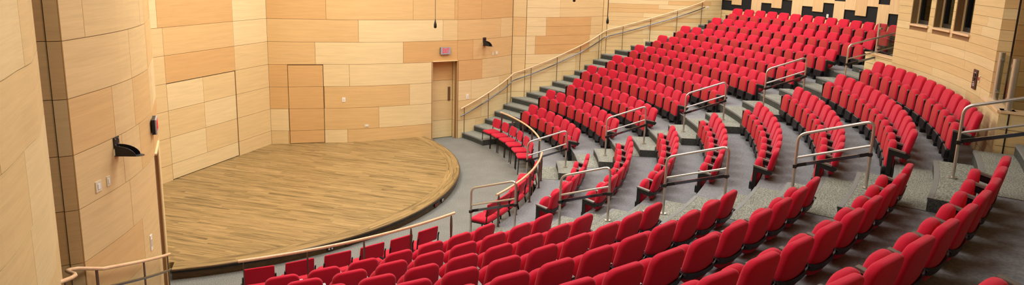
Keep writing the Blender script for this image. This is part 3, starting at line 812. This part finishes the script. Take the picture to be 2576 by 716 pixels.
side_rail([(p1L,.12,p1L.L-.14)],-1,'pale wooden handrail with steel posts in the bottom left corner','left')
# ------------------------------------------------------------------ glass guards
def glass_guard(p,q,z0,z1,lab,post_at=('p',),rp=.032):
    t=empty('glass_guard',(0,0,0),0,lab,'glass panel')
    p=Vector(p);q=Vector(q); d=(q-p).normalized(); s_=Vector((-d.y,d.x,0))
    mb=MB(); a=p+d*.06; b=q-d*(.06 if 'q' in post_at else .0)
    mb.beam((a.x,a.y,(z0+z1)/2+.03),(b.x,b.y,(z0+z1)/2+.03),.012,z1-z0-.02); mb.build('pane',GLASS,parent=t)
    for w in post_at:
        c_=p if w=='p' else q
        mb=MB(); mb.tube([(c_.x,c_.y,z0),(c_.x,c_.y,z1+.03)],rp,14); mb.disc((c_.x,c_.y,z0),.05,.01); mb.build('post',STEEL,parent=t)
        dd=d if w=='p' else -d
        for z in (z0+.14,z1-.08):
            mb=MB(); e=c_+dd*.10; mb.tube([(c_.x,c_.y,z),(e.x,e.y,z)],.012,8); mb.tube([(e.x-s_.x*.03,e.y-s_.y*.03,z),(e.x+s_.x*.03,e.y+s_.y*.03,z)],.026,12); mb.build('glass_clamp',STEEL,parent=t)
zc=3.61
glass_guard(pol(15.97,-73.2),pol(15.97,-77.25),zc,4.30,'clear glass panel with steel post on the low wall beside the booth')
glass_guard(pol(15.83,-97.3),pol(15.83,-101.0),zc,4.31,'clear glass panel between two steel posts right of the booth',('p','q'),.046)
glass_guard(pol(16.05,-101.3),pol(17.9,-101.55),zc,4.31,'clear glass panel along the low return wall at the right edge',())

# ------------------------------------------------------------------ wall fittings
def wall_frame(path,s,z,d=0):
    q,n=path.at(s,d); return q,n,math.atan2(n.y,n.x)+PI/2     # local -y faces the room
def exit_sign(path,s,z,lab):
    q,n,rz=wall_frame(path,s,z,.0)
    t=empty('exit_sign',(q.x,q.y,z),rz,lab,'exit sign')
    mb=MB(); w,h=.165,.105; mb.box(-w,w,-.045,.0,-h,h); mb.build('housing',BLACK,parent=t)
    mb=MB(); mb.box(-w-.002,w+.002,-.062,-.044,-h-.002,h+.002); mb.build('face_plate',SILVER,parent=t)
    f=bpy.data.curves.new('exit_lettering','FONT'); f.body='EXIT'; f.size=.20; f.align_x='CENTER'; f.align_y='CENTER'; f.extrude=.002; f.offset=.001
    me_o=bpy.data.objects.new('tmp_lettering',f); COL.objects.link(me_o)
    dg=bpy.context.evaluated_depsgraph_get(); dg.update(); me=bpy.data.meshes.new_from_object(me_o.evaluated_get(dg)); bpy.data.objects.remove(me_o)
    me.materials.clear(); me.materials.append(EXITRED); lt=bpy.data.objects.new('lettering',me); COL.objects.link(lt); lt.parent=t
    lt.rotation_euler=(PI/2,0,0); lt.location=(0,-.0645,0); lt.scale=(.52,1.0,1)
    return t
exit_sign(pSu,5.07,2.80,'lit red EXIT sign above the door right of the stage')
exit_sign(Path(mirror(S3+DR[1:]),-1),5.80,2.92,'lit red EXIT sign seen edge-on above the left door')
def bracket(path,s,z,lab,k=1.0):
    q,n,rz=wall_frame(path,s,z)
    t=empty('wall_bracket',(q.x,q.y,z),rz,lab,'bracket'); t.scale=(k,k,k)
    mb=MB(); mb.box(-.085,.085,-.02,0,-.02,.16); bp_=mb.build('back_plate',BLACK,parent=t)
    for sx in (-1,1):
        mb=MB(); pr=[(-.02,-.16),(-.02,.02)]+[(-.02-.33*math.sin(rad(a)),-.16+.18*math.cos(rad(a))) for a in (15,30,45,60,75,90)]
        n_=len(pr); vs=[(sx*.088,y,z_) for y,z_ in pr]+[(sx*.080,y,z_) for y,z_ in pr]
        mb.add(vs,[tuple(range(n_)),tuple(range(n_,2*n_))[::-1]]+[(i,(i+1)%n_,n_+(i+1)%n_,n_+i) for i in range(n_)]); mb.build('side_cheek',BLACK,parent=t)
    mb=MB(); o=[(-.088,-.0),(.088,0)]+[(.088*math.cos(rad(a))*(1),-.33-.12*math.sin(rad(a))) for a in range(0,181,15)]
    mb.add([(x,y,-.16) for x,y in o]+[(x,y,-.153) for x,y in o],[tuple(range(len(o)))[::-1],tuple(range(len(o),2*len(o)))]+[(i,(i+1)%len(o),len(o)+(i+1)%len(o),len(o)+i) for i in range(len(o))])
    mb.build('tray',BLACK,parent=t)
    for x in (-.05,.05):
        for z_ in (.03,.13): mb=MB(); mb.tube([(x,-.02,z_),(x,-.03,z_)],.012,8); mb.build('bolt',STEEL,parent=bp_)
bracket(p1,1.08,3.02,'black metal bracket tray on the wall right of the EXIT sign',.8)
bracket(p1L,1.47,2.99,'black metal bracket tray on the left curved wall',.72)
def plate(path,s,z,w,h,mat,lab,nm='wall_plate',cat='wall plate',det=True):
    q,n,rz=wall_frame(path,s,z,.0)
    t=empty(nm,(q.x,q.y,z),rz,lab,cat)
    mb=MB(); mb.box(-w/2,w/2,-.01,0,-h/2,h/2); mb.build('cover',mat,parent=t)
    if det:
        mb=MB(); mb.box(-w*.18,w*.18,-.016,-.01,-h*.24,h*.24); mb.build('insert',IVORY if mat is WHITEP else WHITEP,parent=t)
plate(pS,2.0,1.45,.09,.13,WHITEP,'white switch plate on the curved wall behind the stage','light_switch','light switch')
plate(pS,2.63,.66,.13,.075,IVORY,'ivory socket plate low on the curved wall behind the stage','wall_socket','socket')
plate(p1,.40,1.31,.09,.14,WHITEP,'white switch plate beside the right exit door','light_switch','light switch')
plate(p1,1.50,2.60,.07,.12,IVORY,'narrow ivory plate under the right wall bracket')
plate(p1,1.70,2.61,.12,.12,IVORY,'wide ivory plate under the right wall bracket')
plate(p3,p3.L-.9,4.16,.12,.08,WHITEP,'small white plate high on the far wall above the stairs')
plate(p1L,1.72,2.62,.07,.12,IVORY,'narrow ivory plate on the left curved wall')
plate(p1L,1.93,2.62,.12,.13,IVORY,'wide ivory plate on the left curved wall')
plate(p1L,.62,1.38,.08,.22,WHITEP,'tall white wall phone on the left curved wall','wall_phone','phone')
plate(pb,sa(-54.7),4.18,.09,.12,WHITEP,'white plate on the black felt of the rear wall')
# control panel on the booth
q,n,rz=wall_frame(pB,sB(-93.1),3.76)
t=empty('control_panel',(q.x,q.y,3.76),rz,'tall dark brown control panel on the booth wall','control panel')
mb=MB(); mb.box(-.11,.11,-.02,0,-.16,.17); mb.build('cover',BROWNP,parent=t)
mb=MB(); mb.box(-.06,.05,-.03,-.02,.055,.10); mb.box(-.06,.05,-.03,-.02,-.005,.035); mb.build('button',BLACK,parent=t)
mb=MB(); mb.box(-.04,.04,-.024,-.02,.115,.122)
for x,z in ((-.045,-.05),(-.02,-.05),(-.05,-.085),(-.02,-.085),(.01,-.075),(-.045,-.11),(.0,-.115),(.02,-.10)): mb.box(x,x+.018,-.024,-.02,z,z+.016)
mb.build('markings',WHITEP,parent=t)
plate(pB,sB(-93.1)+.22,3.80,.08,.11,IVORY,'ivory plate with red button right of the brown control panel','alarm_button','alarm button',False)
q,n,rz=wall_frame(pB,sB(-93.1)+.22,3.80); 
al=bpy.data.objects.get('alarm_button'); mb=MB(); mb.box(-.022,.022,-.018,-.01,-.022,.03); mb.build('button',PLUG,parent=al)

# socket box at the foot of the middle rail, paper on the floor
pz=pol(7.75,-80.6,.16); t=empty('socket_box',(pz.x,pz.y,0),rad(-80.6)-PI/2,'open black socket box with red outlets below the middle rail','socket box')
mb=MB(); mb.box(-.09,.09,-.10,-.0,.05,.30); mb.build('housing',BLACK,parent=t)
mb=MB(); mb.box(-.10,.0,-.125,-.10,.06,.29); mb.build('cover',IVORY,parent=t)
mb=MB(); mb.box(-.075,-.03,-.135,-.125,.10,.15); mb.box(-.075,-.03,-.135,-.125,.19,.24); mb.build('sockets',PLUG,parent=t)
pz=pol(7.64,-92.9,0); mb=MB(); mb.box(-.11,.11,-.09,.09,0,.012); o=mb.build('paper_sheets',WHITEP,loc=(pz.x,pz.y,.001)); o.rotation_euler=(0,0,.5); tag(o,'white papers on the carpet beneath the middle loose chairs','papers')

# hanging microphones
def mic(loc,lab):
    t=empty('hanging_microphone',loc,0,lab,'microphone','microphones hanging over the front')
    mb=MB(); mb.tube([(0,0,.12),(0,0,H-loc[2])],.006,6); mb.build('cable',BLACK,parent=t)
    mb=MB(); mb.tube([(0,0,-.09),(0,0,-.07),(0,0,0),(0,0,.06),(0,0,.13)],.03,10,rs=[.022,.036,.036,.02,.008]); mb.build('capsule',BLACK,parent=t)
mic((1.96,-4.71,3.90),'black microphone hanging by a thin cable above the EXIT sign')
mic((5.0,-8.5,4.02),'black microphone hanging in front of the far wall stair rail')
mic((2.94,-7.97,4.66),'black microphone hanging at the top edge between the other two')

# ------------------------------------------------------------------ light
def area(x,y,z,sx,sy,e,col=(1,.98,.95),rot=(0,0,0),spread=180):
    l=bpy.data.lights.new('hall_lamp','AREA'); l.shape='RECTANGLE'; l.size=sx; l.size_y=sy; l.energy=e; l.color=col; l.spread=rad(spread)
    o=bpy.data.objects.new('hall_lamp',l); COL.objects.link(o); o.location=(x,y,z); o.rotation_euler=rot; return o
area(0,-3.2,8.3,7,3,620)
area(5,-9,8.3,3,5,380); area(-3,-7,8.3,3,4,430); area(0,-12.5,8.3,4,2.5,160); area(9,-12,8.3,3,3,340); area(-9,-10,8.3,4,3,260); area(11,-9,8.3,1.5,4,160)
w=bpy.data.worlds.new('World'); SC.world=w; w.use_nodes=True; w.node_tree.nodes['Background'].inputs[0].default_value=(1,.97,.92,1); w.node_tree.nodes['Background'].inputs[1].default_value=.04

# ------------------------------------------------------------------ camera
px=dict(x=-13.918341564159254,y=-11.506237676494544,z=5.299078571000162,yaw=0.24704611101002782,pit=-0.2045661689829052,roll=0.03773976497615093,f=1733.1337849479346,cx=1362.8512942540785,cy=285.5379600156409)
yaw,pit,rol=px['yaw'],px['pit'],px['roll']
d=Vector((math.cos(pit)*math.cos(yaw),math.cos(pit)*math.sin(yaw),math.sin(pit))); R=Vector((math.sin(yaw),-math.cos(yaw),0)); U=R.cross(d)
R2=R*math.cos(rol)+U*math.sin(rol); U2=-R*math.sin(rol)+U*math.cos(rol)
cd=bpy.data.cameras.new('camera'); cam=bpy.data.objects.new('camera',cd); COL.objects.link(cam)
M=Matrix(((R2.x,U2.x,-d.x,px['x']),(R2.y,U2.y,-d.y,px['y']),(R2.z,U2.z,-d.z,px['z']),(0,0,0,1))); cam.matrix_world=M
cd.sensor_fit='HORIZONTAL'; cd.sensor_width=36; cd.lens=px['f']/2576*36; cd.shift_x=(1288-px['cx'])/2576; cd.shift_y=(px['cy']-358)/2576; cd.clip_start=.05; cd.clip_end=100
SC.camera=cam
SC.view_settings.view_transform='Standard'; SC.view_settings.look='None'; SC.view_settings.gamma=1; SC.view_settings.use_curve_mapping=False; SC.view_settings.exposure=-0.08
SC.cycles.use_denoising=True
SC.cycles.max_bounces=6; SC.cycles.diffuse_bounces=4; SC.cycles.transparent_max_bounces=8
